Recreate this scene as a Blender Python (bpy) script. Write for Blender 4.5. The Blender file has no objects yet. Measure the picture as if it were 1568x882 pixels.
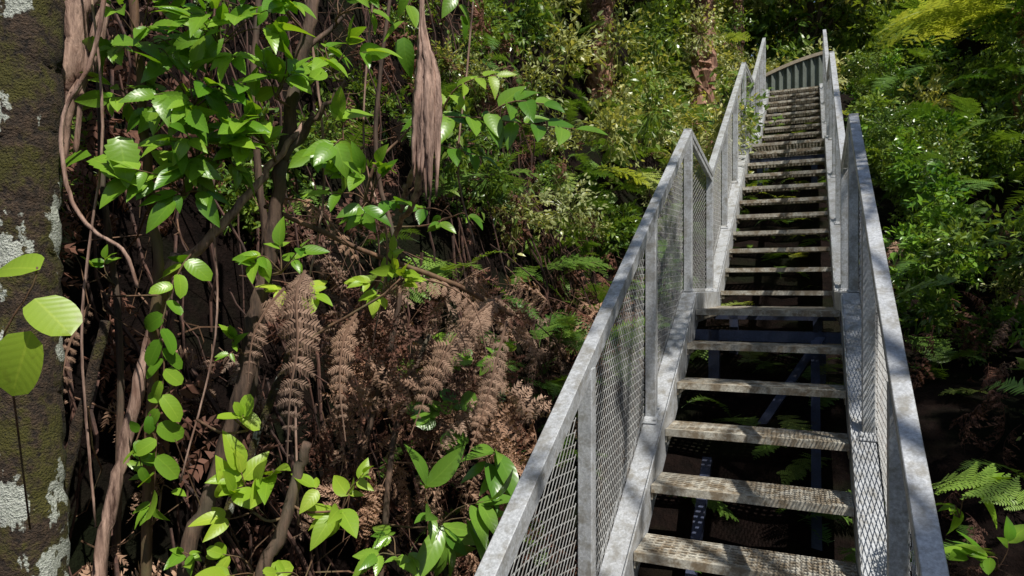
import bpy, math, random
import numpy as np
from mathutils import Vector, Matrix, Euler
random.seed(7); rng=np.random.default_rng(7)
R=random.random
def U(a,b): return a+(b-a)*random.random()
scene=bpy.context.scene
COL=scene.collection

# ------------------------------------------------ stair coordinate system
TH=math.radians(23.5); ST,CT=math.sin(TH),math.cos(TH)
def W(s,t,z): return np.array([-.778+ST*s+CT*t, CT*s-ST*t, z])
def inv(x,y):
    x=x+.778
    return ST*x+CT*y, CT*x-ST*y
G_Z=-1.72
NOS=[(-60,G_Z-.2),(2.2,G_Z-.13),(5.10,-.145),(6.45,-.10),(6.53,-.02),(9.95,1.88),(11.45,2.02),(11.5,2.1),(14.7,3.9),(16,4.0),(40,9.5),(120,26),(400,40)]
def sm(v): v=np.clip(v,0,1); return v*v*(3-2*v)
def ground(x,y):
    s,t=inv(x,y)
    b=np.interp(s,[a for a,b in NOS],[b for a,b in NOS])
    b=b-.55*sm((s-2.0)/1.5)*(1-sm((s-14.9)/.8))
    L=5.0*sm((-t-.75)/2.7)+.42*np.clip(-t-3.4,0,45)
    Rr=3.0*sm((t-2.0)/4.5)+.42*np.clip(t-6,0,45)
    fade=sm((s+5)/5)
    h=b+L*(.35+.65*fade)+Rr*fade
    h=h+.07*np.sin(x*2.3+1.3*np.sin(y*1.7))*np.cos(y*2.9)*sm((np.abs(t-.45)-.6)/1)+.03*np.sin(x*7.1+y*3)*np.sin(y*6.3)
    return h

# ------------------------------------------------ materials
def newmat(name):
    m=bpy.data.materials.new(name); m.use_nodes=True
    nt=m.node_tree; nt.nodes.clear()
    out=nt.nodes.new('ShaderNodeOutputMaterial')
    p=nt.nodes.new('ShaderNodeBsdfPrincipled'); nt.links.new(p.outputs[0],out.inputs[0])
    return m,nt,p,out
def N(nt,t,**k):
    n=nt.nodes.new(t)
    for a,b in k.items(): setattr(n,a,b)
    return n
def math_(nt,op,a,b=None,c=None,clamp=False):
    n=N(nt,'ShaderNodeMath',operation=op); n.use_clamp=clamp
    for i,v in enumerate([a,b,c]):
        if v is None: continue
        if isinstance(v,(int,float)): n.inputs[i].default_value=v
        else: nt.links.new(v,n.inputs[i])
    return n.outputs[0]
def mix(nt,f,a,b,blend='MIX'):
    n=N(nt,'ShaderNodeMix',data_type='RGBA',blend_type=blend)
    for i,v in ((0,f),(6,a),(7,b)):
        if isinstance(v,(int,float)): n.inputs[i].default_value=v
        elif isinstance(v,tuple): n.inputs[i].default_value=(*v,1)
        else: nt.links.new(v,n.inputs[i])
    return n.outputs[2]
def noise(nt,scale,detail=4,rough=.6,coord='obj',vscale=None):
    n=N(nt,'ShaderNodeTexNoise'); n.inputs['Scale'].default_value=scale
    n.inputs['Detail'].default_value=detail; n.inputs['Roughness'].default_value=rough
    if coord=='world':
        g=N(nt,'ShaderNodeNewGeometry'); src=g.outputs['Position']
    else:
        g=N(nt,'ShaderNodeTexCoord'); src=g.outputs['Object']
    if vscale:
        mp=N(nt,'ShaderNodeMapping'); mp.inputs['Scale'].default_value=vscale
        nt.links.new(src,mp.inputs[0]); src=mp.outputs[0]
    nt.links.new(src,n.inputs['Vector'])
    return n.outputs['Fac']
def ramp(nt,f,a,b):
    n=N(nt,'ShaderNodeMapRange'); n.inputs[1].default_value=a; n.inputs[2].default_value=b
    nt.links.new(f,n.inputs[0]); return n.outputs[0]
def bump(nt,p,h,strength=.4,dist=.01):
    b=N(nt,'ShaderNodeBump'); b.inputs['Strength'].default_value=strength; b.inputs['Distance'].default_value=dist
    nt.links.new(h,b.inputs['Height']); nt.links.new(b.outputs[0],p.inputs['Normal'])

def leafmat(name,c1,c2,tr=.3,rough=.4,veins=False,spots=(.10,.06,.02),spot_amt=.5,spec=.5):
    m,nt,p,out=newmat(name)
    at=N(nt,'ShaderNodeAttribute',attribute_name='leaf')
    sp=N(nt,'ShaderNodeSeparateColor'); nt.links.new(at.outputs['Color'],sp.inputs[0])
    oi=N(nt,'ShaderNodeObjectInfo')
    f=math_(nt,'ADD',math_(nt,'MULTIPLY',sp.outputs[2],.65),math_(nt,'MULTIPLY',oi.outputs['Random'],.35))
    c=mix(nt,f,c1,c2)
    nw=ramp(nt,noise(nt,1.1,1,coord='world'),.3,.7)
    c=mix(nt,1.0,c,mix(nt,nw,(.65,.72,.75),(1.25,1.15,1.0)),'MULTIPLY')
    if spot_amt>0:
        ns=ramp(nt,noise(nt,26,2,coord='world'),.62,.74)
        c=mix(nt,math_(nt,'MULTIPLY',ns,spot_amt),c,spots)
    if veins:
        mid=ramp(nt,sp.outputs[0],.09,.02)
        w=math_(nt,'SINE',math_(nt,'MULTIPLY',math_(nt,'SUBTRACT',sp.outputs[1],math_(nt,'MULTIPLY',sp.outputs[0],.22)),50))
        sv=math_(nt,'MULTIPLY',ramp(nt,w,.9,1.0),.16)
        vv=math_(nt,'MAXIMUM',math_(nt,'MULTIPLY',mid,.5),sv)
        lc=mix(nt,1.0,c,(1.5,1.3,1.5),'MULTIPLY')
        c=mix(nt,vv,c,lc)
        bump(nt,p,math_(nt,'ADD',math_(nt,'MULTIPLY',w,.6),noise(nt,60,2,coord='world')),.08,.002)
    nt.links.new(c,p.inputs['Base Color']); p.inputs['Roughness'].default_value=rough
    p.inputs['Specular IOR Level'].default_value=spec
    t=N(nt,'ShaderNodeBsdfTranslucent')
    nt.links.new(mix(nt,1.0,c,(1.5,1.35,.5),'MULTIPLY'),t.inputs[0])
    mx=N(nt,'ShaderNodeMixShader'); mx.inputs[0].default_value=tr
    nt.links.new(p.outputs[0],mx.inputs[1]); nt.links.new(t.outputs[0],mx.inputs[2])
    nt.links.new(mx.outputs[0],out.inputs[0])
    return m
M_HERO=leafmat('leaf_fresh',(.09,.25,.02),(.36,.58,.06),.36,.32,True,spot_amt=.2)
M_YEL=leafmat('leaf_young',(.26,.48,.03),(.54,.68,.08),.4,.40,True,spot_amt=.3)
M_GLOSS=leafmat('leaf_glossy',(.07,.20,.025),(.26,.45,.06),.28,.26,True,spot_amt=.15)
M_BUSH=leafmat('leaf_bush',(.05,.13,.02),(.27,.38,.07),.3,.28,spot_amt=0)
M_BUSHY=leafmat('leaf_bush_olive',(.16,.22,.05),(.66,.68,.32),.33,.34,spot_amt=0)
M_FERN=leafmat('fern_green',(.06,.16,.025),(.25,.40,.07),.3,.40,spot_amt=0)
M_FERNY=leafmat('fern_yellowgreen',(.24,.37,.07),(.52,.60,.17),.4,.40,spot_amt=0)
M_DEAD=leafmat('fern_dead',(.035,.015,.011),(.22,.105,.075),.12,.75,spot_amt=0,spec=.25)
M_DEADL=leafmat('fern_dead_light',(.15,.075,.05),(.52,.34,.25),.15,.7,spots=(.07,.035,.022),spot_amt=.7,spec=.25)

def barkmat(name,c1,c2,c3,scale=1,str_=(1,1,.12),bd=.01):
    m,nt,p,out=newmat(name)
    n1=noise(nt,30*scale,5,.7,vscale=str_)
    n2=noise(nt,5*scale,3)
    c=mix(nt,ramp(nt,n1,.35,.68),c1,c2); c=mix(nt,ramp(nt,n2,.5,.7),c,c3)
    nt.links.new(c,p.inputs['Base Color']); p.inputs['Roughness'].default_value=.8
    bump(nt,p,n1,.8,bd); return m
M_BARK=barkmat('bark_brown',(.03,.018,.012),(.18,.11,.075),(.09,.075,.05))
M_BARKP=barkmat('bark_pinkish',(.07,.035,.025),(.60,.40,.31),(.24,.13,.09),1.5)
M_TWIG=barkmat('bark_twig',(.07,.035,.02),(.24,.13,.07),(.13,.11,.05))
M_ROOT=barkmat('root_fibre',(.014,.008,.006),(.14,.065,.045),(.035,.018,.013))
M_RED=barkmat('trunk_red_fibre',(.10,.045,.03),(.50,.27,.18),(.26,.13,.08))
def mossy():
    m,nt,p,out=newmat('bark_mossy')
    n1=noise(nt,45,6,.7); n2=noise(nt,6,5,.7); n3=noise(nt,4.6,5,.62,vscale=(1.3,1.3,.9)); n4=noise(nt,160,3)
    c=mix(nt,ramp(nt,n1,.35,.65),(.014,.010,.007),(.12,.075,.045))
    mo=mix(nt,n4,(.025,.030,.005),(.15,.13,.02))
    c=mix(nt,ramp(nt,math_(nt,'ADD',n2,math_(nt,'MULTIPLY',n1,.3)),.62,.72),c,mo)
    li=ramp(nt,math_(nt,'ADD',n3,math_(nt,'MULTIPLY',n1,.10)),.612,.628)
    c=mix(nt,li,c,mix(nt,ramp(nt,n4,.3,.7),(.42,.46,.38),(.78,.80,.72)))
    nt.links.new(c,p.inputs['Base Color']); p.inputs['Roughness'].default_value=.9
    bump(nt,p,math_(nt,'ADD',n1,n4),1,.02); return m
M_MOSS=mossy()
def soil():
    m,nt,p,out=newmat('forest_soil')
    n1=noise(nt,9,8,.7); n2=noise(nt,1.5,3)
    c=mix(nt,ramp(nt,n1,.3,.7),(.004,.003,.0025),(.018,.010,.008)); c=mix(nt,ramp(nt,n2,.5,.65),c,(.010,.013,.005))
    nt.links.new(c,p.inputs['Base Color']); p.inputs['Roughness'].default_value=.95
    p.inputs['Specular IOR Level'].default_value=.1
    bump(nt,p,n1,1,.08); return m
M_SOIL=soil()
def galv(name,base,dirt,metal=.55,dirt_lo=.5,dirt_hi=.7,rough=.5,dark=.45,var=.62):
    m,nt,p,out=newmat(name)
    n1=noise(nt,14,6,.7); n2=noise(nt,90,4,.7); n3=noise(nt,3.2,4,.6)
    c=mix(nt,ramp(nt,n2,.35,.65),tuple(v*var for v in base),base)
    c=mix(nt,math_(nt,'MULTIPLY',ramp(nt,n1,dirt_lo,dirt_hi),.8),c,dirt)
    c=mix(nt,math_(nt,'MULTIPLY',ramp(nt,n3,.48,.68),dark),c,tuple(v*.35 for v in base))
    nt.links.new(c,p.inputs['Base Color']); p.inputs['Metallic'].default_value=metal
    nt.links.new(math_(nt,'ADD',math_(nt,'MULTIPLY',n1,.3),rough-.12),p.inputs['Roughness'])
    bump(nt,p,n2,.45,.002); return m
M_GALV=galv('galvanised_steel',(.73,.75,.78),(.28,.26,.22),.3,.47,.64,.42,.45,.60)
M_MESH=galv('expanded_mesh_steel',(.52,.52,.51),(.20,.15,.11),.3)
M_TREAD=galv('tread_steel_weathered',(.72,.68,.58),(.17,.11,.05),.1,.41,.57,.6,.6,.52)
M_DARK=galv('support_steel',(.055,.07,.13),(.05,.04,.035),.3)
M_FENCE=galv('fence_sheet_steel',(.19,.22,.19),(.10,.10,.08),.1)
M_CAP=galv('fence_timber_cap',(.55,.46,.34),(.25,.2,.14),0)

# ------------------------------------------------ mesh accumulator
class MB:
    def __init__(s): s.v=[];s.f=[];s.a=[];s.n=0
    def add(s,v,f,a=None):
        v=np.asarray(v,float); s.v.append(v); n=s.n
        s.f.extend([tuple(i+n for i in q) for q in f]); s.n+=len(v)
        if a is None: a=np.zeros((len(v),3))
        s.a.append(np.asarray(a,float))
    def mesh(s,name,mat,smooth=False):
        me=bpy.data.meshes.new(name)
        if s.n:
            V=np.concatenate(s.v); A=np.concatenate(s.a)
            me.from_pydata(V.tolist(),[],s.f)
            ca=me.color_attributes.new('leaf','FLOAT_COLOR','POINT')
            ca.data.foreach_set('color',np.concatenate([A,np.ones((len(A),1))],1).ravel())
            if smooth: me.polygons.foreach_set('use_smooth',[True]*len(me.polygons))
        me.materials.append(mat); me.update(); return me
def obj(name,me,parent=None,loc=(0,0,0),rot=None,scale=None):
    o=bpy.data.objects.new(name,me); o.location=loc
    if rot is not None: o.rotation_euler=rot
    if scale is not None: o.scale=(scale,)*3 if isinstance(scale,(int,float)) else scale
    COL.objects.link(o)
    if parent: o.parent=parent
    return o
def empty(name): 
    o=bpy.data.objects.new(name,None); o.empty_display_size=.2; COL.objects.link(o); return o

def nrm(v): v=np.asarray(v,float); return v/(np.linalg.norm(v)+1e-9)
def catmull(P,n):
    P=np.asarray(P,float)
    if len(P)==2: return np.array([P[0]+(P[1]-P[0])*u for u in np.linspace(0,1,n)])
    Q=np.vstack([2*P[0]-P[1],P,2*P[-1]-P[-2]]); out=[]
    for u in np.linspace(0,len(P)-1-1e-6,n):
        i=int(u); w=u-i; a,b,c,d=Q[i],Q[i+1],Q[i+2],Q[i+3]
        out.append(.5*((2*b)+(-a+c)*w+(2*a-5*b+4*c-d)*w*w+(-a+3*b-3*c+d)*w**3))
    return np.array(out)
def tube(mb,P,r0,r1,n=12,sides=6,wob=.0,rough=.0,tint=.5,rfun=None):
    C=catmull(P,n); 
    if wob: C[1:-1]+=rng.normal(0,wob,(n-2,3))
    V=[];F=[]
    up=np.array([0.13,-.9,.3])
    for i in range(n):
        d=nrm(C[min(i+1,n-1)]-C[max(i-1,0)])
        a=nrm(np.cross(d,up)); b=np.cross(a,d)
        r=r0+(r1-r0)*i/(n-1)
        if rfun: r*=rfun(i/(n-1))
        for k in range(sides):
            an=2*math.pi*k/sides; rr=r*(1+(rough*random.uniform(-1,1) if rough else 0))
            V.append(C[i]+a*math.cos(an)*rr+b*math.sin(an)*rr)
    for i in range(n-1):
        for k in range(sides):
            k2=(k+1)%sides
            F.append((i*sides+k,i*sides+k2,(i+1)*sides+k2,(i+1)*sides+k))
    F.append(tuple(range(sides))[::-1]); F.append(tuple((n-1)*sides+k for k in range(sides)))
    mb.add(V,F,np.tile([.5,.5,tint],(len(V),1)))
    return C
def box(mb,p0,p1,w,h,side,caps=True):
    p0=np.asarray(p0,float);p1=np.asarray(p1,float); d=nrm(p1-p0)
    sd=nrm(np.asarray(side)-d*np.dot(side,d)); up=np.cross(sd,d)
    V=[]
    for p in (p0,p1):
        for a,b in ((-1,-1),(1,-1),(1,1),(-1,1)): V.append(p+sd*a*w/2+up*b*h/2)
    F=[(0,1,5,4),(1,2,6,5),(2,3,7,6),(3,0,4,7)]
    if caps: F+=[(3,2,1,0),(4,5,6,7)]
    mb.add(V,F)

# ------------------------------------------------ leaves
def leaf_tpl(shape='ovate',serr=False,fold=.25,droop=.18,ratio=.55):
    n=17 if serr else 9
    if shape=='simple': n=4
    ys=np.linspace(0,1,n); V=[];A=[];F=[]
    for j,y in enumerate(ys):
        if shape=='lance': w=math.sin(math.pi*y**.9)**.9
        elif shape=='round': w=math.sqrt(max(0,1-(2*y-1)**2))**.85
        else: w=(math.sin(math.pi*min(1,y**.72)))**.85
        w=max(.015,w)*ratio/2
        if serr and j%2==1: w*=.86
        yy=y-(.03 if serr and j%2==0 and 0<j<n-1 else 0)
        zc=-droop*y*y
        V+=[(0,y,zc),(w,yy,zc+fold*w),(-w,yy,zc+fold*w)]
        A+=[(0,y),(1,y),(1,y)]
    for j in range(n-1):
        a=3*j;b=a+3
        F+=[(a,b,b+1,a+1),(a,a+2,b+2,b)]
    return np.array(V),F,np.array(A)
T_OV=leaf_tpl('ovate',fold=.3); T_SER=leaf_tpl('ovate',True,ratio=.62); T_LAN=leaf_tpl('lance',ratio=.36,droop=.3)
T_SERN=leaf_tpl('ovate',True,ratio=.5,fold=.3)
T_RND=leaf_tpl('round',fold=.15,droop=.12,ratio=.95); T_SIM=leaf_tpl('simple',ratio=.5,fold=.3)
T_OVAL=leaf_tpl('round',fold=.2,droop=.15,ratio=.62)
def put(mb,T,p,d,n,L,tint=None):
    y=nrm(d); n=np.asarray(n,float); z=nrm(n-y*np.dot(n,y)); x=np.cross(y,z)
    V=T[0]*L
    if tint is None: tint=R()
    bx=random.uniform(-.25,.25); cz=random.uniform(-.25,.15)
    Vx=V[:,0:1]*random.uniform(.85,1.1)+bx*V[:,1:2]**2/L
    Vz=V[:,2:3]+cz*V[:,1:2]**2/L
    Wd=np.asarray(p)+Vx*x+V[:,1:2]*y+Vz*z
    mb.add(Wd,T[1],np.concatenate([T[2],np.full((len(V),1),tint)],1))
FACE=nrm([.22,-.60,.72])
def rv(s=1.): return rng.normal(0,s,3)

# ------------------------------------------------ fern frond builder
def frond(mb,P,plen,npairs,m,nvec,curl=0.,jit=.08,pw=.30,stem=.004,start=.12,tint=None,bare=0.):
    C=catmull(P,npairs*2+4); n=len(C)
    tube(mb,C[::3] if n>8 else C,stem,stem*.35,max(6,n//3),4,tint=.3)
    base=R() if tint is None else tint
    for i in range(int(start*n),n-1):
        u=i/(n-1)
        if R()<bare: continue
        T=nrm(C[min(i+1,n-1)]-C[i-1]); nn=nrm(np.asarray(nvec)-T*np.dot(nvec,T)); S=np.cross(T,nn)
        v=(u-start)/(1-start)
        l=plen*(math.sin(math.pi*min(1,(v*.86+.16)))**.75)*(1.0 if v<.8 else (1-(v-.8)*3.2))
        if l<.004: continue
        for sg in ((-1,1) if m<2 or i%2==0 else ()):
            if bare>0: l=l*U(.7,1.1)
            d0=nrm(S*sg+T*(.35+jit*random.gauss(0,1.5))+nn*random.gauss(0,jit*2)-nn*curl*.3)
            if m<2:
                w=nrm(T+rv(jit)); L=l*random.uniform(.88,1.05)
                q1=C[i]; mid=q1+d0*L*.45-nn*curl*L*.15; tip=q1+d0*L*(1-.25*curl)-nn*curl*L*.55
                ww=L*pw*.5
                V=[q1-w*ww*.6,q1+w*ww*.6,mid+w*ww*.75,mid-w*ww*.6,tip]
                mb.add(V,[(0,1,2,3),(3,2,4)],[(.4,.5,base*.6+R()*.4)]*5)
            else:
                q=C[i].copy(); dd=d0.copy(); step=l/m
                for k in range(m):
                    dd=nrm(dd-nn*curl*.16+T*curl*.03+rv(jit*.35))
                    q2=q+dd*step; pl=l*pw*(math.sin(math.pi*(k/m*.8+.2)))**.7
                    if k>m-3: pl*=.7
                    tt=base*.6+R()*.4
                    pn=np.cross(dd,nrm(nn+rv(jit)))
                    for s2 in (-1,1):
                        e=nrm(pn*s2+dd*.45-nn*curl*.5+rv(jit))
                        V=[q,q+dd*step*.75,q+e*pl+dd*step*.55,q+e*pl*.55-dd*step*.05]
                        mb.add(V,[(0,1,2,3)],[(.4,.5,tt)]*4)
                    q=q2
def arch(L,lift,droop,n=9):
    pts=[np.zeros(3)];a=lift
    for i in range(n-1):
        pts.append(pts[-1]+np.array([0,math.cos(a),math.sin(a)])*L/(n-1)); a-=droop/(n-1)
    return pts
def fr_mesh(name,mat,L,lift,droop,**k):
    mb=MB(); frond(mb,arch(L,lift,droop),nvec=(0,-.2,1),**k); return mb.mesh(name,mat)
F_G=[fr_mesh('tree_fern_frond_%d'%i,M_FERN,1,.5,1.1+.3*i,plen=.27,npairs=22,m=9,pw=.17,jit=.05) for i in range(3)]
F_Y=[fr_mesh('bright_frond_%d'%i,M_FERNY,1,.4,1.0+.3*i,plen=.27,npairs=22,m=9,pw=.17,jit=.05) for i in range(2)]
F_S=[fr_mesh('sword_fern_frond_%d'%i,M_FERN,1,.8,1.5+.4*i,plen=.15,npairs=24,m=1,pw=.22,jit=.07) for i in range(2)]
F_D=[fr_mesh('dead_frond_%d'%i,M_DEAD,1,.2,1.2+.5*i,plen=.2,npairs=18,m=7,pw=.24,jit=.24,curl=1.0,bare=.15) for i in range(4)]
F_DL=[fr_mesh('dead_frond_pale_%d'%i,M_DEADL,1,.2,1.0+.5*i,plen=.17,npairs=20,m=7,pw=.28,jit=.2,curl=.9,bare=.14) for i in range(3)]

def clump(name,mat,nt,nl,tpl,L,radius=.5):
    lb=MB()
    for i in range(nt):
        d=nrm(rv()+np.array([0,0,.25])); e=d*radius*U(.55,1.05)
        P=[d*radius*.1,e*.6+rv(.03),e]
        tube(lb,P,.006,.002,5,3,tint=0.1)
        for j in range(nl):
            u=U(.35,1); q=e*u+rv(.025)
            dd=nrm(nrm(e)*.7+rv(.6)+np.array([0,0,-.15]))
            put(lb,tpl,q,dd,nrm(np.array([.1,-.4,.75])+rv(.4)),L*U(.6,1.2))
    return lb.mesh(name,mat)
C_B=[clump('bush_clump_%d'%i,M_BUSH,38,8,T_SIM,.085+.02*i) for i in range(3)]
C_Y=[clump('olive_clump_%d'%i,M_BUSHY,42,9,T_SIM,.065+.015*i) for i in range(2)]
C_GL=[clump('glossy_clump_%d'%i,M_GLOSS,24,9,T_OV,.13+.02*i) for i in range(2)]

# ------------------------------------------------ terrain
def terrain():
    g=np.sinh(np.linspace(-1,1,241)*4.2)/np.sinh(4.2)*320
    X,Y=np.meshgrid(g+1,g+5)
    Z=ground(X,Y)
    n=len(g); V=np.stack([X.ravel(),Y.ravel(),Z.ravel()],1)
    F=[(j*n+i,j*n+i+1,(j+1)*n+i+1,(j+1)*n+i) for j in range(n-1) for i in range(n-1)]
    mb=MB(); mb.add(V,F); obj('ground',mb.mesh('ground',M_SOIL,True))
terrain()

# ------------------------------------------------ staircase
stair=empty('metal_staircase')
fr=MB(); tr=MB(); ms=MB(); sup=MB()
SIDE=np.array([CT,-ST,0]); FWD=np.array([ST,CT,0])
Wd=.9
def tread(s,z,depth=.26):
    z=z+U(-.004,.004)
    box(tr,W(s+.012,.004,z-.019),W(s+.012,Wd-.004,z-.019),.024,.038,FWD)
    box(tr,W(s+depth-.005,.004,z-.019),W(s+depth-.005,Wd-.004,z-.019),.008,.036,FWD)
    n=max(3,int(round((depth-.03)/.034)))
    for i in range(n):
        ss=s+.024+(i+.5)*(depth-.034)/n
        box(tr,W(ss,.004,z-.012),W(ss,Wd-.004,z-.012),.014,.02,FWD)
    m=22
    for j in range(m):
        tt=.02+(Wd-.04)*j/(m-1)
        box(tr,W(s+.024,tt,z-.011),W(s+depth-.01,tt,z-.011),.009 if j%4 else .022,.014,SIDE)
    for tt in (.006,Wd-.006):
        box(tr,W(s+.01,tt,z-.04),W(s+depth-.01,tt,z-.04),.006,.07,SIDE)
for i in range(-3,6): 
    tread(3.29+.362*i,-1.17+.205*i)
tread(5.42,-.15,.98)
for k in range(0,10): tread(6.53+.36*k,-.02+.2*k)
tread(10.1,1.95,1.2)
for k in range(0,10): tread(11.5+.36*k,2.1+.2*k)
tread(14.98,3.91,1.5)
path=[(2.15,-1.80),(5.22,-.045),(6.42,-.045),(9.98,1.95),(11.38,2.08),(14.72,3.92),(16.4,3.94)]
for t0,sg in ((0,-1),(Wd,1)):
    for (a,za),(b,zb) in zip(path[:-1],path[1:]):
        web=t0+sg*.004
        box(fr,W(a,web,za-.09),W(b,web,zb-.09),.008,.21,SIDE)
        box(fr,W(a,t0+sg*.060,za+.010),W(b,t0+sg*.060,zb+.010),.102,.008,SIDE)
        box(fr,W(a,t0+sg*.060,za-.192),W(b,t0+sg*.060,zb-.192),.102,.008,SIDE)
rail=[(1.72,-.93),(5.28,1.115),(6.45,.99),(9.85,2.97),(11.4,3.14),(14.35,4.82)]
posts=[1.72,2.84,4.03,5.28,6.45,7.6,8.7,9.85,11.4,12.4,13.4,14.35]
rs=[a for a,b in rail]; rz=[b for a,b in rail]
ps=[a for a,b in path]; pz=[b for a,b in path]
for t0,sg in ((-.080,-1),(Wd+.080,1)):
    for (a,za),(b,zb) in zip(rail[:-1],rail[1:]):
        box(fr,W(a-.015,t0,za),W(b+.015,t0,zb),.058,.042,SIDE)
        box(fr,W(a,t0-sg*.020,za-.040),W(b,t0-sg*.020,zb-.040),.006,.045,SIDE)
    for s in posts:
        zt=float(np.interp(s,rs,rz))-.024; zb=float(np.interp(s,ps,pz))+.0
        if s<2: zb=-1.9
        box(fr,W(s,t0,zb),W(s,t0,zt),.056,.007,SIDE)
        box(fr,W(s+.029,t0-sg*.025,zb),W(s+.029,t0-sg*.025,zt),.007,.052,SIDE)
        if s>2:
            zf=float(np.interp(s,ps,pz))+.022
            sl_=(float(np.interp(s+.06,ps,pz))-float(np.interp(s-.06,ps,pz)))/.12
            box(fr,W(s-.05,t0+sg*-.005,zf-.05*sl_),W(s+.07,t0+sg*-.005,zf+.07*sl_),.075,.008,SIDE)
            for ds in (-.03,.055):
                box(fr,W(s+ds,t0-sg*.03,zf+ds*sl_),W(s+ds,t0-sg*.03,zf+ds*sl_+.014),.016,.016,SIDE)
    tm=t0+sg*.034
    for a,b in zip(posts[:-1],posts[1:]):
        a1,b1=a+.01,b-.01
        zlo=lambda s:float(np.interp(s,ps,pz))+.005 if s>2.15 else -1.70
        zhi=lambda s:float(np.interp(s,rs,rz))-.03
        la,lb_,ha,hb=zlo(a1),zlo(b1),zhi(a1),zhi(b1)
        box(fr,W(a1,tm+sg*.006,la+.02),W(b1,tm+sg*.006,lb_+.02),.005,.022,SIDE)
        sl=(lb_-la)/(b1-a1); H=(ha-la+hb-lb_)/2; Lh=b1-a1
        cw,ch=.078,.040
        q=ch/cw
        for sgn in (1,-1):
            k0=-int(Lh*q/ch)-2; k1=int(H/ch)+int(Lh*q/ch)+3
            for k in range(k0,k1):
                c=k*ch
                if sgn>0: u_a=max(0,(0-c)/q); u_b=min(Lh,(H-c)/q)
                else: u_a=max(0,(c-H)/q); u_b=min(Lh,c/q)
                if u_b-u_a<.01: continue
                def pt(u):
                    v=(c+sgn*q*u)/H
                    lo=la+sl*u; hi=ha+(hb-ha)/Lh*u
                    return W(a1+u,tm+sgn*.0010,lo+(hi-lo)*v)
                ns=max(1,int((u_b-u_a)/.16))
                for e in range(ns):
                    box(ms,pt(u_a+(u_b-u_a)*e/ns),pt(u_a+(u_b-u_a)*(e+1)/ns),.0022,.0036,SIDE,False)
for s in (2.9,5.15,6.5,9.9,11.4,14.6):
    zt=float(np.interp(s,ps,pz))-.2
    for t in (.12,Wd-.12):
        x,y,_=W(s,t,0); g=float(ground(x,y))-.3
        box(sup,W(s,t,g),W(s,t,zt),.07,.07,SIDE)
    box(sup,W(s,-.04,zt-.035),W(s,Wd+.04,zt-.035),.07,.07,(0,0,1))
box(sup,W(4.6,.1,-1.4),W(5.15,.8,-.3),.05,.05,SIDE)
box(sup,W(3.6,.75,-1.75),W(5.1,.75,-.35),.05,.05,SIDE)
box(sup,W(3.0,.2,-1.85),W(4.2,.2,-.95),.05,.05,SIDE)
f_o=obj('stringers_posts_and_handrails',fr.mesh('frame',M_GALV),stair)
bv=f_o.modifiers.new('b','BEVEL'); bv.width=.003; bv.segments=1; bv.limit_method='ANGLE'
obj('treads',tr.mesh('treads',M_TREAD),stair)
obj('mesh_infill',ms.mesh('mesh_infill',M_MESH),stair)
obj('supports',sup.mesh('supports',M_DARK),stair)

# fence at the top
fe=empty('corrugated_fence'); mb=MB(); cp=MB(); V=[];F=[];nn=200
def ftop(t): return 4.45+.62*math.sin(min(1,max(0,(t+.75)/2.2))*math.pi/2)
for i in range(nn):
    t=-.9+2.0*i/(nn-1); off=.03*math.sin(t*2*math.pi/.16)
    V.append(W(16.5+off,t,3.3)); V.append(W(16.5+off,t,ftop(t)))
for i in range(nn-1): F.append((2*i,2*i+2,2*i+3,2*i+1))
mb.add(V,F); obj('sheet',mb.mesh('fence_sheet',M_FENCE,True),fe)
for i in range(12):
    a=-.9+2.0*i/12;b=-.9+2.0*(i+1)/12
    box(cp,W(16.5,a,ftop(a)+.03),W(16.5,b,ftop(b)+.03),.09,.07,FWD)
obj('cap_rail',cp.mesh('fence_cap',M_CAP),fe)

# ------------------------------------------------ foreground trees / stems on the left bank
stems=[]
def stem_obj(name,parts,mat,sides=10,wf=.2):
    mb=MB()
    for P,r0,r1,n in parts:
        C=tube(mb,P,r0,r1,n,sides,wob=r0*wf,rough=.12); stems.extend(C.tolist())
    return obj(name,mb.mesh(name,mat,True))
mb=MB(); tube(mb,[(-1.33,1.9,-2.1),(-1.345,1.9,-.8),(-1.375,1.92,.1),(-1.37,1.93,1.0),(-1.42,1.95,3.2)],.097,.078,110,30,wob=.003,rough=.07)
obj('mossy_tree_trunk',mb.mesh('mossy_trunk',M_MOSS,True))
stem_obj('reddish_tree_trunk',[([(-1.28,2.15,2.6),(-1.33,2.12,.95),(-1.40,2.1,.5),(-1.50,2.15,-.1),(-1.5,2.2,-1.6)],.032,.045,40),
      ([(-1.25,2.2,2.4),(-1.26,2.12,.9),(-1.35,2.08,.55),(-1.42,2.1,.2)],.010,.018,26),
      ([(-1.20,2.3,2.4),(-1.24,2.2,1.2),(-1.30,2.1,.75),(-1.33,2.08,.4)],.006,.008,26)],M_BARKP,10,.3)
stem_obj('hanging_vine',[([(-1.10,1.95,1.3),(-1.154,1.9,.693),(-1.249,1.9,.475),(-1.236,1.9,.275),(-1.172,1.9,.166),(-1.081,1.9,.102),(-1.054,1.92,.0)],.007,.005,40),
   ([(-1.28,2.0,1.2),(-1.20,2.0,.5),(-1.26,2.0,-.1),(-1.22,2.0,-.7)],.004,.004,24),
   ([(-.92,2.2,1.2),(-.98,2.2,.5),(-.93,2.15,-.1),(-1.02,2.1,-.6)],.004,.003,24),
   ([(-.45,2.3,1.2),(-.50,2.3,.5),(-.42,2.3,.15),(-.47,2.3,-.2)],.004,.003,24),
   ([(-.12,2.5,1.3),(-.16,2.45,.8),(-.19,2.4,.42),(-.13,2.4,.15)],.004,.003,24),
   ([(-.75,2.4,1.2),(-.66,2.4,.4),(-.74,2.35,-.2),(-.72,2.3,-.8)],.005,.004,24)],M_BARKP,6,.12)
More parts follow.
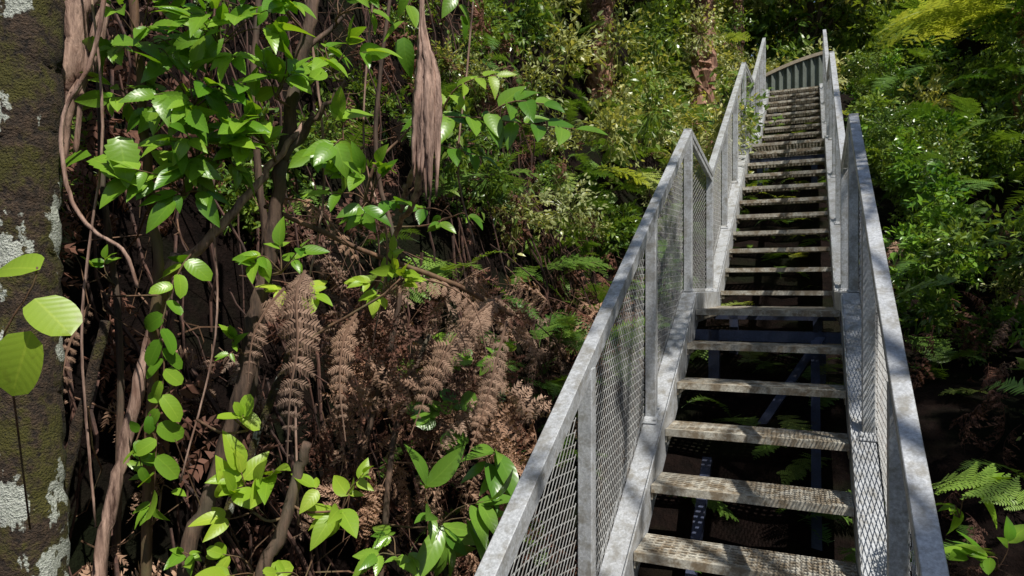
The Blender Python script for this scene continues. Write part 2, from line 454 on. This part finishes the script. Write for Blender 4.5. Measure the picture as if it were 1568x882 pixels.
stem_obj('slender_tree',[([(-1.18,2.1,1.5),(-1.164,2.1,.886),(-1.138,2.1,.585),(-1.118,2.1,.324),(-1.10,2.12,.09),(-1.13,2.15,-.2),(-1.2,2.2,-1.5)],.013,.017,36)],M_TWIG,8)
stem_obj('pale_sapling',[([(-1.085,2.2,.11),(-1.142,2.2,-.082),(-1.195,2.18,-.334),(-1.247,2.15,-.628),(-1.285,2.12,-.926),(-1.3,2.1,-1.7)],.018,.022,36),
      ([(-1.10,2.2,.05),(-.953,2.2,.18),(-.848,2.22,.317),(-.775,2.25,.422),(-.70,2.3,.56)],.017,.009,22)],M_BARKP,9)
stem_obj('dark_sapling',[([(-.62,2.35,1.5),(-.669,2.3,.97),(-.713,2.3,.75),(-.779,2.3,.398),(-.823,2.3,.09),(-.867,2.28,-.13),(-.9,2.27,-.35),(-.988,2.25,-.658),(-1.065,2.2,-.97),(-1.12,2.2,-1.8)],.020,.028,60),
      ([(-.775,2.3,.42),(-.69,2.28,.53),(-.625,2.26,.596),(-.548,2.25,.684)],.015,.007,14),
      ([(-.70,2.3,.8),(-.62,2.35,.9),(-.5,2.4,1.05)],.01,.005,10)],M_BARK)
stem_obj('mossy_sapling',[([(-1.22,2.05,-.1),(-1.30,2.05,-.4),(-1.38,2.05,-.75),(-1.45,2.0,-1.2),(-1.48,2.0,-1.8)],.014,.026,24),
      ([(-.80,2.5,-.2),(-.92,2.45,-.55),(-1.05,2.35,-1.0),(-1.1,2.3,-1.7)],.012,.02,24)],M_MOSS)
stem_obj('broken_stem',[([(-.66,2.2,-.50),(-.69,2.2,-.60),(-.73,2.15,-.78),(-.80,2.12,-.98),(-.9,2.1,-1.7)],.015,.024,22)],M_BARK)
stem_obj('thin_saplings',[([(-1.42,2.3,1.2),(-1.38,2.3,.4),(-1.32,2.3,-.3),(-1.36,2.3,-1.6)],.009,.013,26),
   ([(-.35,2.9,-.2),(-.46,2.8,-.5),(-.50,2.7,-.9),(-.55,2.7,-1.7)],.010,.015,20),
   ([(-.95,2.6,1.4),(-.98,2.6,.7),(-.94,2.6,.1),(-1.0,2.6,-.5)],.012,.016,24),
   ([(-.50,2.9,1.4),(-.58,2.9,.6),(-.47,2.85,.0),(-.62,2.8,-.7)],.008,.014,24)],M_BARK,8)
stem_obj('fallen_stick',[([(-.85,2.35,.28),(-.768,2.32,.244),(-.493,2.35,.123),(-.229,2.4,.024),(.0,2.6,-.1)],.008,.011,20),
      ([(-.70,2.2,-.20),(-.60,2.2,-.13),(-.427,2.2,-.03),(-.36,2.2,.03)],.006,.003,12),
      ([(-.50,2.25,.20),(-.45,2.2,.38),(-.36,2.25,.50),(-.30,2.3,.6)],.006,.003,12),
      ([(-.40,2.4,.10),(-.52,2.5,.0),(-.7,2.6,-.25)],.006,.008,12)],M_TWIG,6)
mb=MB(); 
for j in range(16):
    ox=rng.normal(0,.010); oy=rng.normal(0,.010); e=U(.36,.50) if j%3 else U(.28,.36)
    P=[(-.284+ox*.2,2.15+oy*.3,1.3),(-.280+ox*.3,2.13+oy*.5,.84),(-.262+ox*1.3,2.12+oy,.68),(-.262+ox*1.9,2.11+oy,.54),(-.27+ox*1.9+rng.normal(0,.006),2.11+oy,e-.02)]
    tube(mb,P,.0068,.0065,30,5,wob=.0012,rough=.2,rfun=lambda u:(.5+1.5*math.sin(math.pi*min(1,max(0,(u-.25)/.75)))**.8) if u>.25 else .5)
for P in ([(-.275,2.15,.40),(-.33,2.26,.28),(-.40,2.38,.2),(-.5,2.5,.0)],[(-.28,2.15,.43),(-.35,2.26,.34),(-.38,2.32,.26)]):
    tube(mb,P,.014,.007,14,6,wob=.003,rough=.2)
obj('shredded_bark_strip',mb.mesh('shredded_bark',M_BARKP,True))

mb=MB()
def bankpt(s,t,dz=0):
    x,y,_=W(s,t,0); return np.array([x,y,float(ground(x,y))+dz])
for i in range(400):
    s=U(.2,7.0); t=U(-1.15,-3.2); p=bankpt(s,t,U(.05,.6))
    ln=U(.4,1.4); q=bankpt(s+U(-.3,.3),min(-.8,t+ln*U(.25,.5)),U(.0,.2))
    q[2]=min(q[2],p[2]-ln*.6)
    m_=(p+q)/2+np.array([U(-.12,.2),-.1,U(-.05,.1)])
    tube(mb,[p,m_+rv(.05),q],U(.003,.011),U(.002,.007),8,4,wob=.012)
obj('hanging_roots',mb.mesh('hanging_roots',M_ROOT))
mb=MB()
for i in range(280):
    s=U(.3,5.5); t=U(-.85,-2.6); p=bankpt(s,t,U(.1,.6))
    a=p+rv(.18); b=p+rv(.25)
    tube(mb,[a,p+rv(.05),b],U(.002,.0045),.0015,7,3,wob=.01)
obj('tangled_twigs',mb.mesh('tangled_twigs',M_TWIG))

# ------------------------------------------------ instanced fern and bush masses
def inst(parent,me,p,rx,ry,rz_,sc):
    obj(me.name+'_part',me,parent,p,(rx,ry,rz_),sc)
dead=empty('dead_fern_debris')
for i in range(700):
    s=U(.2,7.0); t=-.8-2.5*R()**1.2; p=bankpt(s,t,U(.05,.5))
    yaw=-TH-math.pi/2+random.gauss(0,.9)
    low=p[2]<.1
    if not low and R()<.35: continue
    inst(dead,random.choice(F_D if R()<(.68 if low else .98) else F_DL),p,-U(.4,1.5),random.gauss(0,.6),yaw,U(.4,1.0))
for i in range(95):
    p=np.array([U(-.75,-.02),U(2.6,3.2),U(-.75,.10)])
    inst(dead,random.choice(F_DL+F_D[:2]),p,-U(.5,1.6),random.gauss(0,.7),U(0,6.28),U(.28,.55))
ferns=empty('fern_undergrowth')
for i in range(250):
    s=U(3.6,9); t=-.55-1.4*R(); p=bankpt(s,t,U(.0,.4))
    inst(ferns,random.choice(F_S+F_S+F_G),p,U(-.5,.5),random.gauss(0,.3),U(0,6.28),U(.4,.75))
for i in range(230):
    s=U(2.6,14); t=U(-.5,1.8); p=bankpt(s,t,U(-.05,.2))
    inst(ferns,random.choice(F_S+F_G+F_Y),p,U(-.3,.2),0,U(0,6.28),U(.3,.52))
def slope(p): return p[2]/max(1.,math.hypot(p[0],p[1]))
upper=empty('hillside_ferns'); bush=empty('hillside_bushes')
c1=0
while c1<430:
    s=U(4.2,19); t=-1.0-5.5*R()**1.1
    p=bankpt(s,t,U(.1,1.1))
    az=p[0]/p[1]
    if s<8 and (slope(p)<.10-.5*max(0,az) or az<-.10): continue
    c1+=1
    inst(upper,random.choice(F_G+F_Y+F_S+F_S+F_D[:1]),p,U(-.7,.5),random.gauss(0,.3),U(0,6.28),U(.5,1.1)*(.7 if s<8 else 1))
c1=0
while c1<400:
    s=U(4.2,20); t=-1.0-6.5*R()
    p=bankpt(s,t,U(.1,1.2)); az=p[0]/p[1]
    if s<8 and (slope(p)<.10-.5*max(0,az) or az<-.12): continue
    c1+=1
    inst(bush,random.choice(C_Y+C_Y+C_B),p,U(-.4,.4),U(-.4,.4),U(0,6.28),U(.6,1.3)*(.6 if s<8 else 1))
for i in range(45):
    s=U(1,5.0); t=U(-2.6,-5); p=bankpt(s,t,U(.2,.9))
    inst(bush,random.choice(C_B),p,0,U(-.4,.4),U(0,6.28),U(.6,1.1))
# small leafy growth rooted in the fern skirts of the bank
for i in range(42):
    s=U(1.4,5.2); t=U(-1.9,-2.7); p=bankpt(s,t,U(.15,.5))
    inst(bush,random.choice(C_B[:2]),p,0,U(-.4,.4),U(0,6.28),U(.3,.55))
rb=empty('broadleaf_shrubs')
for i in range(390):
    s=U(1.8,20); t=1.55+5.0*R()**1.1
    if s<6 and t<2.6 and R()<.5: continue
    top=.25+1.05*(t-1.3)
    p=bankpt(s,t,U(.0,min(top,3.2)))
    inst(rb,random.choice(C_GL+C_B+C_Y[:1]),p,U(-.4,.4),U(-.4,.4),U(0,6.28),U(.5,1.0)*(1 if t>2 else .6))
for i in range(85):
    s=U(6,15); t=U(1.4,2.1)
    p=bankpt(s,t,U(.1,.75)*1.3)
    inst(rb,random.choice(C_GL+C_B),p,U(-.4,.4),U(-.4,.4),U(0,6.28),U(.4,.65))
rf=empty('shady_ferns')
for i in range(210):
    s=U(1.2,15); t=1.4+3.0*R()
    p=bankpt(s,t,U(.0,1.2))
    inst(rf,random.choice(F_G+F_S+F_S),p,U(-.5,.4),random.gauss(0,.3),U(0,6.28),U(.35,.8))
for i in range(150):
    s=U(1.5,8); t=1.35+1.8*R()
    p=bankpt(s,t,U(.0,.8))
    inst(dead,random.choice(F_D+F_DL[:1]),p,-U(.2,1.2),random.gauss(0,.4),U(0,6.28),U(.35,.8))
far=empty('distant_forest')
for i in range(480):
    s=U(14.5,48); t=U(-28,28)
    if s<17.3 and -1.5<t<2.4: continue
    x,y,_=W(s,t,0); z=float(ground(x,y))+U(0,3.5)*(1 if s>19 else .6)
    inst(far,random.choice(C_Y+C_B),(x,y,z),U(-.4,.4),U(-.4,.4),U(0,6.28),U(2.4,4.4) if s>20 else U(1.1,1.8))
def big_tree(name,x,y,zt,r,n,meshes,rad=.2,sc=(1.5,2.6)):
    e=empty(name); tb=MB(); g=float(ground(x,y))
    tube(tb,[(x,y,g-.3),(x+.15,y+.1,(g+zt)/2),(x,y,zt)],rad,rad*.4,20,10,wob=.02,rough=.08)
    for i in range(n):
        d=nrm(rv()); p=np.array([x,y,zt])+d*np.array([r,r,r*1.0])*U(.35,1)
        if i%3==0: tube(tb,[(x,y,zt-r*.7),(np.array([x,y,zt-r*.3])+p)/2,p],rad*.3,.02,8,5,wob=.03)
        inst(e,random.choice(meshes),p,U(-.4,.4),U(-.4,.4),U(0,6.28),U(*sc))
    obj('trunk',tb.mesh(name+'_trunk',M_BARK,True),e)
big_tree('forest_tree',8.5,19.5,8.3,2.6,44,C_B+C_Y)
big_tree('forest_tree',6.0,24,10.5,2.8,40,C_Y+C_Y+C_B[:1])
big_tree('forest_tree',12.5,18,8.0,2.8,44,C_B+C_Y[:1])
big_tree('forest_tree',3.3,20,8.0,2.8,44,C_Y+C_B[:1])
def tree_fern(x,y,zc,n,sc,mats,lift=.0,mat=None,skirt=0,tr_=.14):
    e=empty('tree_fern'); tb=MB(); g=float(ground(x,y))
    tube(tb,[(x,y,g-.3),(x+.05,y,(g+zc)/2),(x,y,zc)],tr_,tr_*.75,50,16,wob=.02,rough=.35)
    obj('trunk',tb.mesh('tree_fern_trunk',mat or M_RED,False),e)
    for i in range(n):
        inst(e,random.choice(mats),(x,y,zc),U(-.15,.35)+lift,U(-.1,.1),6.283*i/n+U(-.15,.15),sc*U(.85,1.1))
    for i in range(skirt):
        inst(e,random.choice(F_D+F_DL),(x,y,zc-U(.0,2.2)),-U(1.0,1.45),0,U(0,6.28),U(.6,1.1))
tree_fern(9.0,13.2,5.3,13,2.3,F_Y+F_G,-.15)
tree_fern(6.1,18.5,8.6,12,2.4,F_G,0,None,12)
tree_fern(3.2,11.6,6.0,12,1.9,F_Y,0,None,60,.2)
tree_fern(6.9,9.2,3.75,15,2.0,F_Y,-.12)
tree_fern(1.1,8.6,4.9,12,1.7,F_Y+F_G,0,None,20,.15)
for (x,y,z,sc) in [(2.6,8.6,1.9,1.3),(3.0,9.2,2.4,1.2),(2.1,8.2,1.5,1.2),(2.6,8.9,1.2,1.2),(3.3,9.8,2.2,1.2),(6.2,8.3,1.6,1.3),(6.3,8.4,2.5,1.2),(6.0,8.3,.8,1.2),(6.9,8.6,2.0,1.3),(5.5,9.0,2.4,1.1),(1.5,7.3,1.9,1.0),(1.0,7.0,1.6,1.0),
    (.6,7.6,2.6,1.2),(.1,7.4,2.9,1.2),(-.3,7.0,2.7,1.1),(1.3,8.4,3.0,1.2),(1.9,9.0,3.4,1.2),(.2,7.0,2.0,1.0),(2.9,10.5,3.9,1.2)]:
    inst(bush,random.choice(C_Y+C_B[:1]),(x,y,z),U(-.4,.4),U(-.4,.4),U(0,6.28),sc)

# ------------------------------------------------ hero leafy sprays
tw=MB(); lv={'h':MB(),'y':MB(),'g':MB()}
def nearest(p):
    A=np.array(stems); d=np.linalg.norm(A-p,axis=1); return A[d.argmin()]
def cluster(x,y,z,rx,rz_,n,L,kind='h',tpl=None,face=.36,join=True):
    c=np.array([x,y,z]); root=c+np.array([U(-.3,.3)*rx,.04,-.45*rz_])
    if tpl is None: tpl=random.choice((T_OV,T_OV,T_SERN))
    if join:
        q=nearest(root)
        if np.linalg.norm(q-root)<.5: tube(tw,[q,(q+root)/2+rv(.015),root],.005,.004,8,5)
    cnt=0; n=int(n*1.55)
    while cnt<n:
        d=rng.normal(0,1,3); d=d/np.linalg.norm(d)*U(.45,1.05)
        e=c+d*np.array([rx,min(rx,.1),rz_])
        mid=(root+e)/2+rv(.01)+np.array([0,0,.012])
        tube(tw,[root,mid,e],.0032,.0012,7,4)
        k=random.choice((3,4,5)); ax=nrm(e-mid)
        for j in range(k):
            u=1-j*.16; q=mid+(e-mid)*u if j else e
            sd=np.cross(ax,FACE); sg=1 if j%2 else -1
            dd=ax if j==0 else nrm(ax*.6+sd*sg*.9+rv(.2)+np.array([0,0,-.25]))
            put(lv[kind],tpl,q,dd,nrm(FACE+rv(face)),L*U(.5,1.25)); cnt+=1
            if cnt>=n: break
def spray(P,n,L,kind='h',tpl=T_OV,face=.25,r=.004,droop=.25):
    tube(tw,P,r,.0015,max(8,n),5); C=catmull(P,n+1)
    for i in range(1,n+1):
        ax=nrm(C[i]-C[i-1]); sd=np.cross(ax,FACE); sg=1 if i%2 else -1
        dd=ax if i==n else nrm(ax*.45+sd*sg+rv(.18)+np.array([0,0,-droop]))
        put(lv[kind],tpl,C[i],dd,nrm(FACE+rv(face)),L*U(.75,1.15))
for a in [(-1.10,2.05,.80,.15,.15,28,.10),(-.995,2.05,.61,.18,.14,38,.105),(-.87,2.05,.80,.16,.13,30,.11),(-.90,2.1,.45,.14,.11,18,.095),
    (-.806,2.15,.506,.11,.11,16,.095),(-.554,2.2,.75,.12,.10,13,.09),(-.575,2.2,.50,.11,.10,14,.09),(-1.037,2.05,.338,.13,.12,20,.10),
    (-.722,2.15,.09,.12,.09,14,.075),(-.47,2.2,.317,.15,.10,22,.085),(-1.17,2.05,.62,.08,.1,9,.085),(-1.30,2.2,.85,.1,.1,8,.08),
    (-1.0,2.1,.95,.2,.08,18,.095),(-1.0,2.1,.45,.15,.11,20,.10),(-.74,2.1,.90,.12,.08,14,.09),(-.74,2.1,.64,.10,.10,14,.09),
    (-.90,2.2,-.187,.05,.06,6,.055),(-1.30,2.2,.05,.05,.08,4,.05),(-1.12,2.15,-.60,.07,.12,9,.06),(-.56,2.25,.95,.12,.08,8,.08),
    (-.42,2.6,.05,.12,.12,10,.07),(-.28,2.8,.35,.12,.12,8,.07),(-1.06,2.15,-.85,.07,.08,6,.06)]:
    cluster(*a)
for a in [(-.407,2.25,.03,.12,.1,22,.065,'y'),(-.817,2.1,-.63,.10,.16,17,.10,'y',T_OV),(-.554,2.15,-.66,.10,.12,12,.095,'y',T_OV),(-.838,2.1,-.87,.14,.07,10,.095,'y',T_OVAL),
    (-.70,2.15,-.9,.1,.08,6,.08,'y',T_OVAL),(-.70,2.2,.0,.08,.07,8,.065,'y'),(-.83,2.1,-.42,.05,.06,4,.07,'y',T_OVAL)]:
    cluster(*a)
for a in [(-.235,2.5,-.80,.18,.20,16,.19,'g',T_LAN),(-.10,2.6,-.60,.12,.12,8,.17,'g',T_LAN),(-.24,2.7,-.52,.15,.09,12,.07,'g',T_RND),(-.05,2.8,-.30,.1,.08,8,.08,'g'),(-.40,2.5,-.95,.12,.1,10,.1,'g'),
    (-.30,2.7,-.25,.12,.1,6,.06,'h',T_RND)]:
    cluster(*a)
spray([(-.27,2.35,.60),(-.239,2.3,.577),(-.101,2.25,.56),(.037,2.2,.53),(.20,2.15,.50)],16,.12)
spray([(-.10,2.25,.56),(.0,2.2,.60),(.10,2.15,.58)],7,.10)
spray([(-.27,2.35,.55),(-.2,2.3,.66),(-.12,2.25,.69),(-.05,2.25,.70)],10,.09,'y',T_SERN)
spray([(-.28,2.35,.5),(-.2,2.3,.47),(-.10,2.3,.44)],6,.085)
spray([(-.28,2.38,1.1),(-.36,2.36,.98),(-.37,2.34,.86)],4,.12)
spray([(-.28,2.38,1.1),(-.2,2.3,1.0),(-.17,2.3,.92)],5,.09)
spray([(-1.0,2.15,.12),(-1.037,2.12,.044),(-1.08,2.1,-.124),(-1.07,2.1,-.25),(-1.09,2.1,-.418),(-1.10,2.1,-.62)],20,.085,'h',T_OVAL,.45)
spray([(-1.05,2.12,-.3),(-1.15,2.1,-.45),(-1.14,2.1,-.55)],7,.065,'h',T_OVAL,.4)
for p,d in (((-1.22,1.98,.385),(-1,-.1,-.35)),((-1.22,1.98,.375),(.9,-.2,-.3)),((-1.14,1.98,.44),(.3,-.2,-.8))): put(lv['h'],T_SER,p,d,FACE+rv(.1),.15)
for p,d,L in (((-.885,1.28,.035),(-.85,.0,.12),.095),((-.895,1.28,-.02),(.75,-.1,-.65),.10),((-.895,1.27,-.08),(-.25,-.1,-1.),.13)):
    put(lv['y'],T_RND,p,d,FACE+rv(.12),L,.7)
tube(tw,[(-1.2,1.7,-.6),(-1.06,1.45,-.22),(-.97,1.30,-.10),(-.90,1.28,.0),(-.89,1.28,.04)],.0025,.0018,14,5)
cluster(1.66,2.5,-.80,.07,.12,6,.11,'h',T_LAN,join=False)
cluster(1.85,2.6,-1.05,.12,.1,8,.10,'h',join=False)
sap=empty('leafy_saplings')
obj('twigs',tw.mesh('sapling_twigs',M_TWIG,True),sap)
obj('leaves',lv['h'].mesh('sapling_leaves',M_HERO,True),sap)
obj('young_leaves',lv['y'].mesh('young_leaves',M_YEL,True),sap)
obj('glossy_leaves',lv['g'].mesh('glossy_leaves',M_GLOSS,True),sap)

mb=MB()
HF=[([(-.60,1.98,.05),(-.61,1.93,-.019),(-.60,1.91,-.166),(-.615,1.89,-.30),(-.62,1.88,-.52)],.072,22),
 ([(-.66,1.98,-.0),(-.70,1.95,-.06),(-.735,1.93,-.150),(-.75,1.93,-.31)],.05,16),
 ([(-.03,2.5,-.02),(-.12,2.4,-.09),(-.21,2.35,-.19),(-.28,2.3,-.34),(-.34,2.25,-.50)],.085,20),
 ([(-.02,2.5,-.12),(-.06,2.4,-.28),(-.10,2.35,-.43),(-.15,2.3,-.57)],.065,17),
 ([(-.48,2.4,-.05),(-.40,2.35,.02),(-.26,2.35,.02),(-.13,2.3,-.06),(-.08,2.3,-.25)],.075,20),
 ([(-.50,2.2,-.08),(-.53,2.15,-.16),(-.53,2.1,-.30),(-.50,2.05,-.46)],.055,15),
 ([(-.85,2.5,.33),(-.72,2.45,.30),(-.60,2.4,.18),(-.52,2.4,.06)],.06,15),
 ([(-1.30,2.1,-.05),(-1.34,2.05,-.2),(-1.33,2.0,-.42)],.035,12)]
for P,w,n in HF:
    frond(mb,P,w,n,8,FACE+rv(.15),curl=.6,jit=.09,pw=.38,stem=.005,start=.05,tint=U(.5,1),bare=.04)
obj('withered_fern_fronds',mb.mesh('withered_fronds',M_DEADL))

# ------------------------------------------------ unseen overhanging tree (above and behind the viewer), crown clumps aimed to dapple the stairs
SD=nrm([.30,-.46,.83])
tree=empty('unseen_overhanging_tree'); mb=MB()
tube(mb,[(4.8,-4.2,-2.2),(4.6,-4.0,1.5),(4.2,-3.4,4.5),(3.4,-2.2,7.2)],.24,.12,24,12,wob=.01,rough=.05)
crown=[]
for (s,t,z,sc) in [(3.1,.85,-1.2,.30),(2.3,-.1,-.6,.2),(4.2,1.0,.5,.22),(4.9,1.0,.9,.2),(4.7,-.08,.8,.2),(5.9,.5,-.1,.4),(8.3,.9,1.9,.35),(9.5,.3,2.4,.3),(3.6,1.9,-.9,.7),(4.6,2.1,-.3,.7)]:
    p=W(s,t,z)+SD*U(5.5,6.5); crown.append((*p,sc))
for i in range(6):
    p=np.array([U(-.5,.5),U(3.2,5.5),U(-.2,.5)])+SD*U(7,8.5); crown.append((*p,U(.4,.8)))
for j,c in enumerate(crown):
    if j%2==0:
        x,y,z,_=c; tube(mb,[(4.2,-3.4,4.0+.1*j),((x+4)/2,(y-3)/2,6.2),(x,y,z)],.05,.012,12,6,wob=.03)
obj('trunk_and_limbs',mb.mesh('overhang_limbs',M_BARK,True),tree)
for c in crown: inst(tree,random.choice(C_B),c[:3],U(-.4,.4),U(-.4,.4),U(0,6.28),c[3]*1.3)
of=empty('added_shade_fern'); tb=MB()  # unseen fern, added so its fronds stripe the handrails with shade
tube(tb,[(4.7,1.0,-1.8),(4.7,.9,1.5),(4.5,1.0,4.6)],.13,.10,30,12,wob=.015,rough=.3); obj('trunk',tb.mesh('shade_fern_trunk',M_RED,False),of)
for yaw,sc in ((.25,2.0),(.75,2.3),(1.15,2.6),(1.9,1.5),(3.0,1.6),(4.1,1.6),(5.2,1.6),(5.9,1.6)):
    inst(of,random.choice(F_G),(4.5,1.0,4.6),U(.1,.3),U(-.1,.1),yaw,sc)

# ------------------------------------------------ light, world, camera
sun=bpy.data.lights.new('sun','SUN'); sun.energy=5; sun.angle=math.radians(.5); sun.color=(1,.96,.88)
so=bpy.data.objects.new('sun',sun); COL.objects.link(so)
so.rotation_euler=Vector(SD).to_track_quat('Z','Y').to_euler()
w=bpy.data.worlds.new('World'); scene.world=w; w.use_nodes=True
nt=w.node_tree; bg=nt.nodes['Background']; sk=nt.nodes.new('ShaderNodeTexSky'); sk.sky_type='NISHITA'; sk.sun_disc=False
sk.sun_elevation=math.asin(SD[2]); sk.sun_rotation=math.atan2(SD[0],SD[1])
nt.links.new(sk.outputs[0],bg.inputs[0]); bg.inputs[1].default_value=.075
cam=bpy.data.cameras.new('camera'); cam.lens=24; cam.clip_end=1000; cam.clip_start=.05
co=bpy.data.objects.new('camera',cam); COL.objects.link(co); co.location=(0,0,0); co.rotation_euler=(math.pi/2,0,0)
scene.camera=co
scene.view_settings.view_transform='Standard'; scene.view_settings.look='None'; scene.view_settings.exposure=0
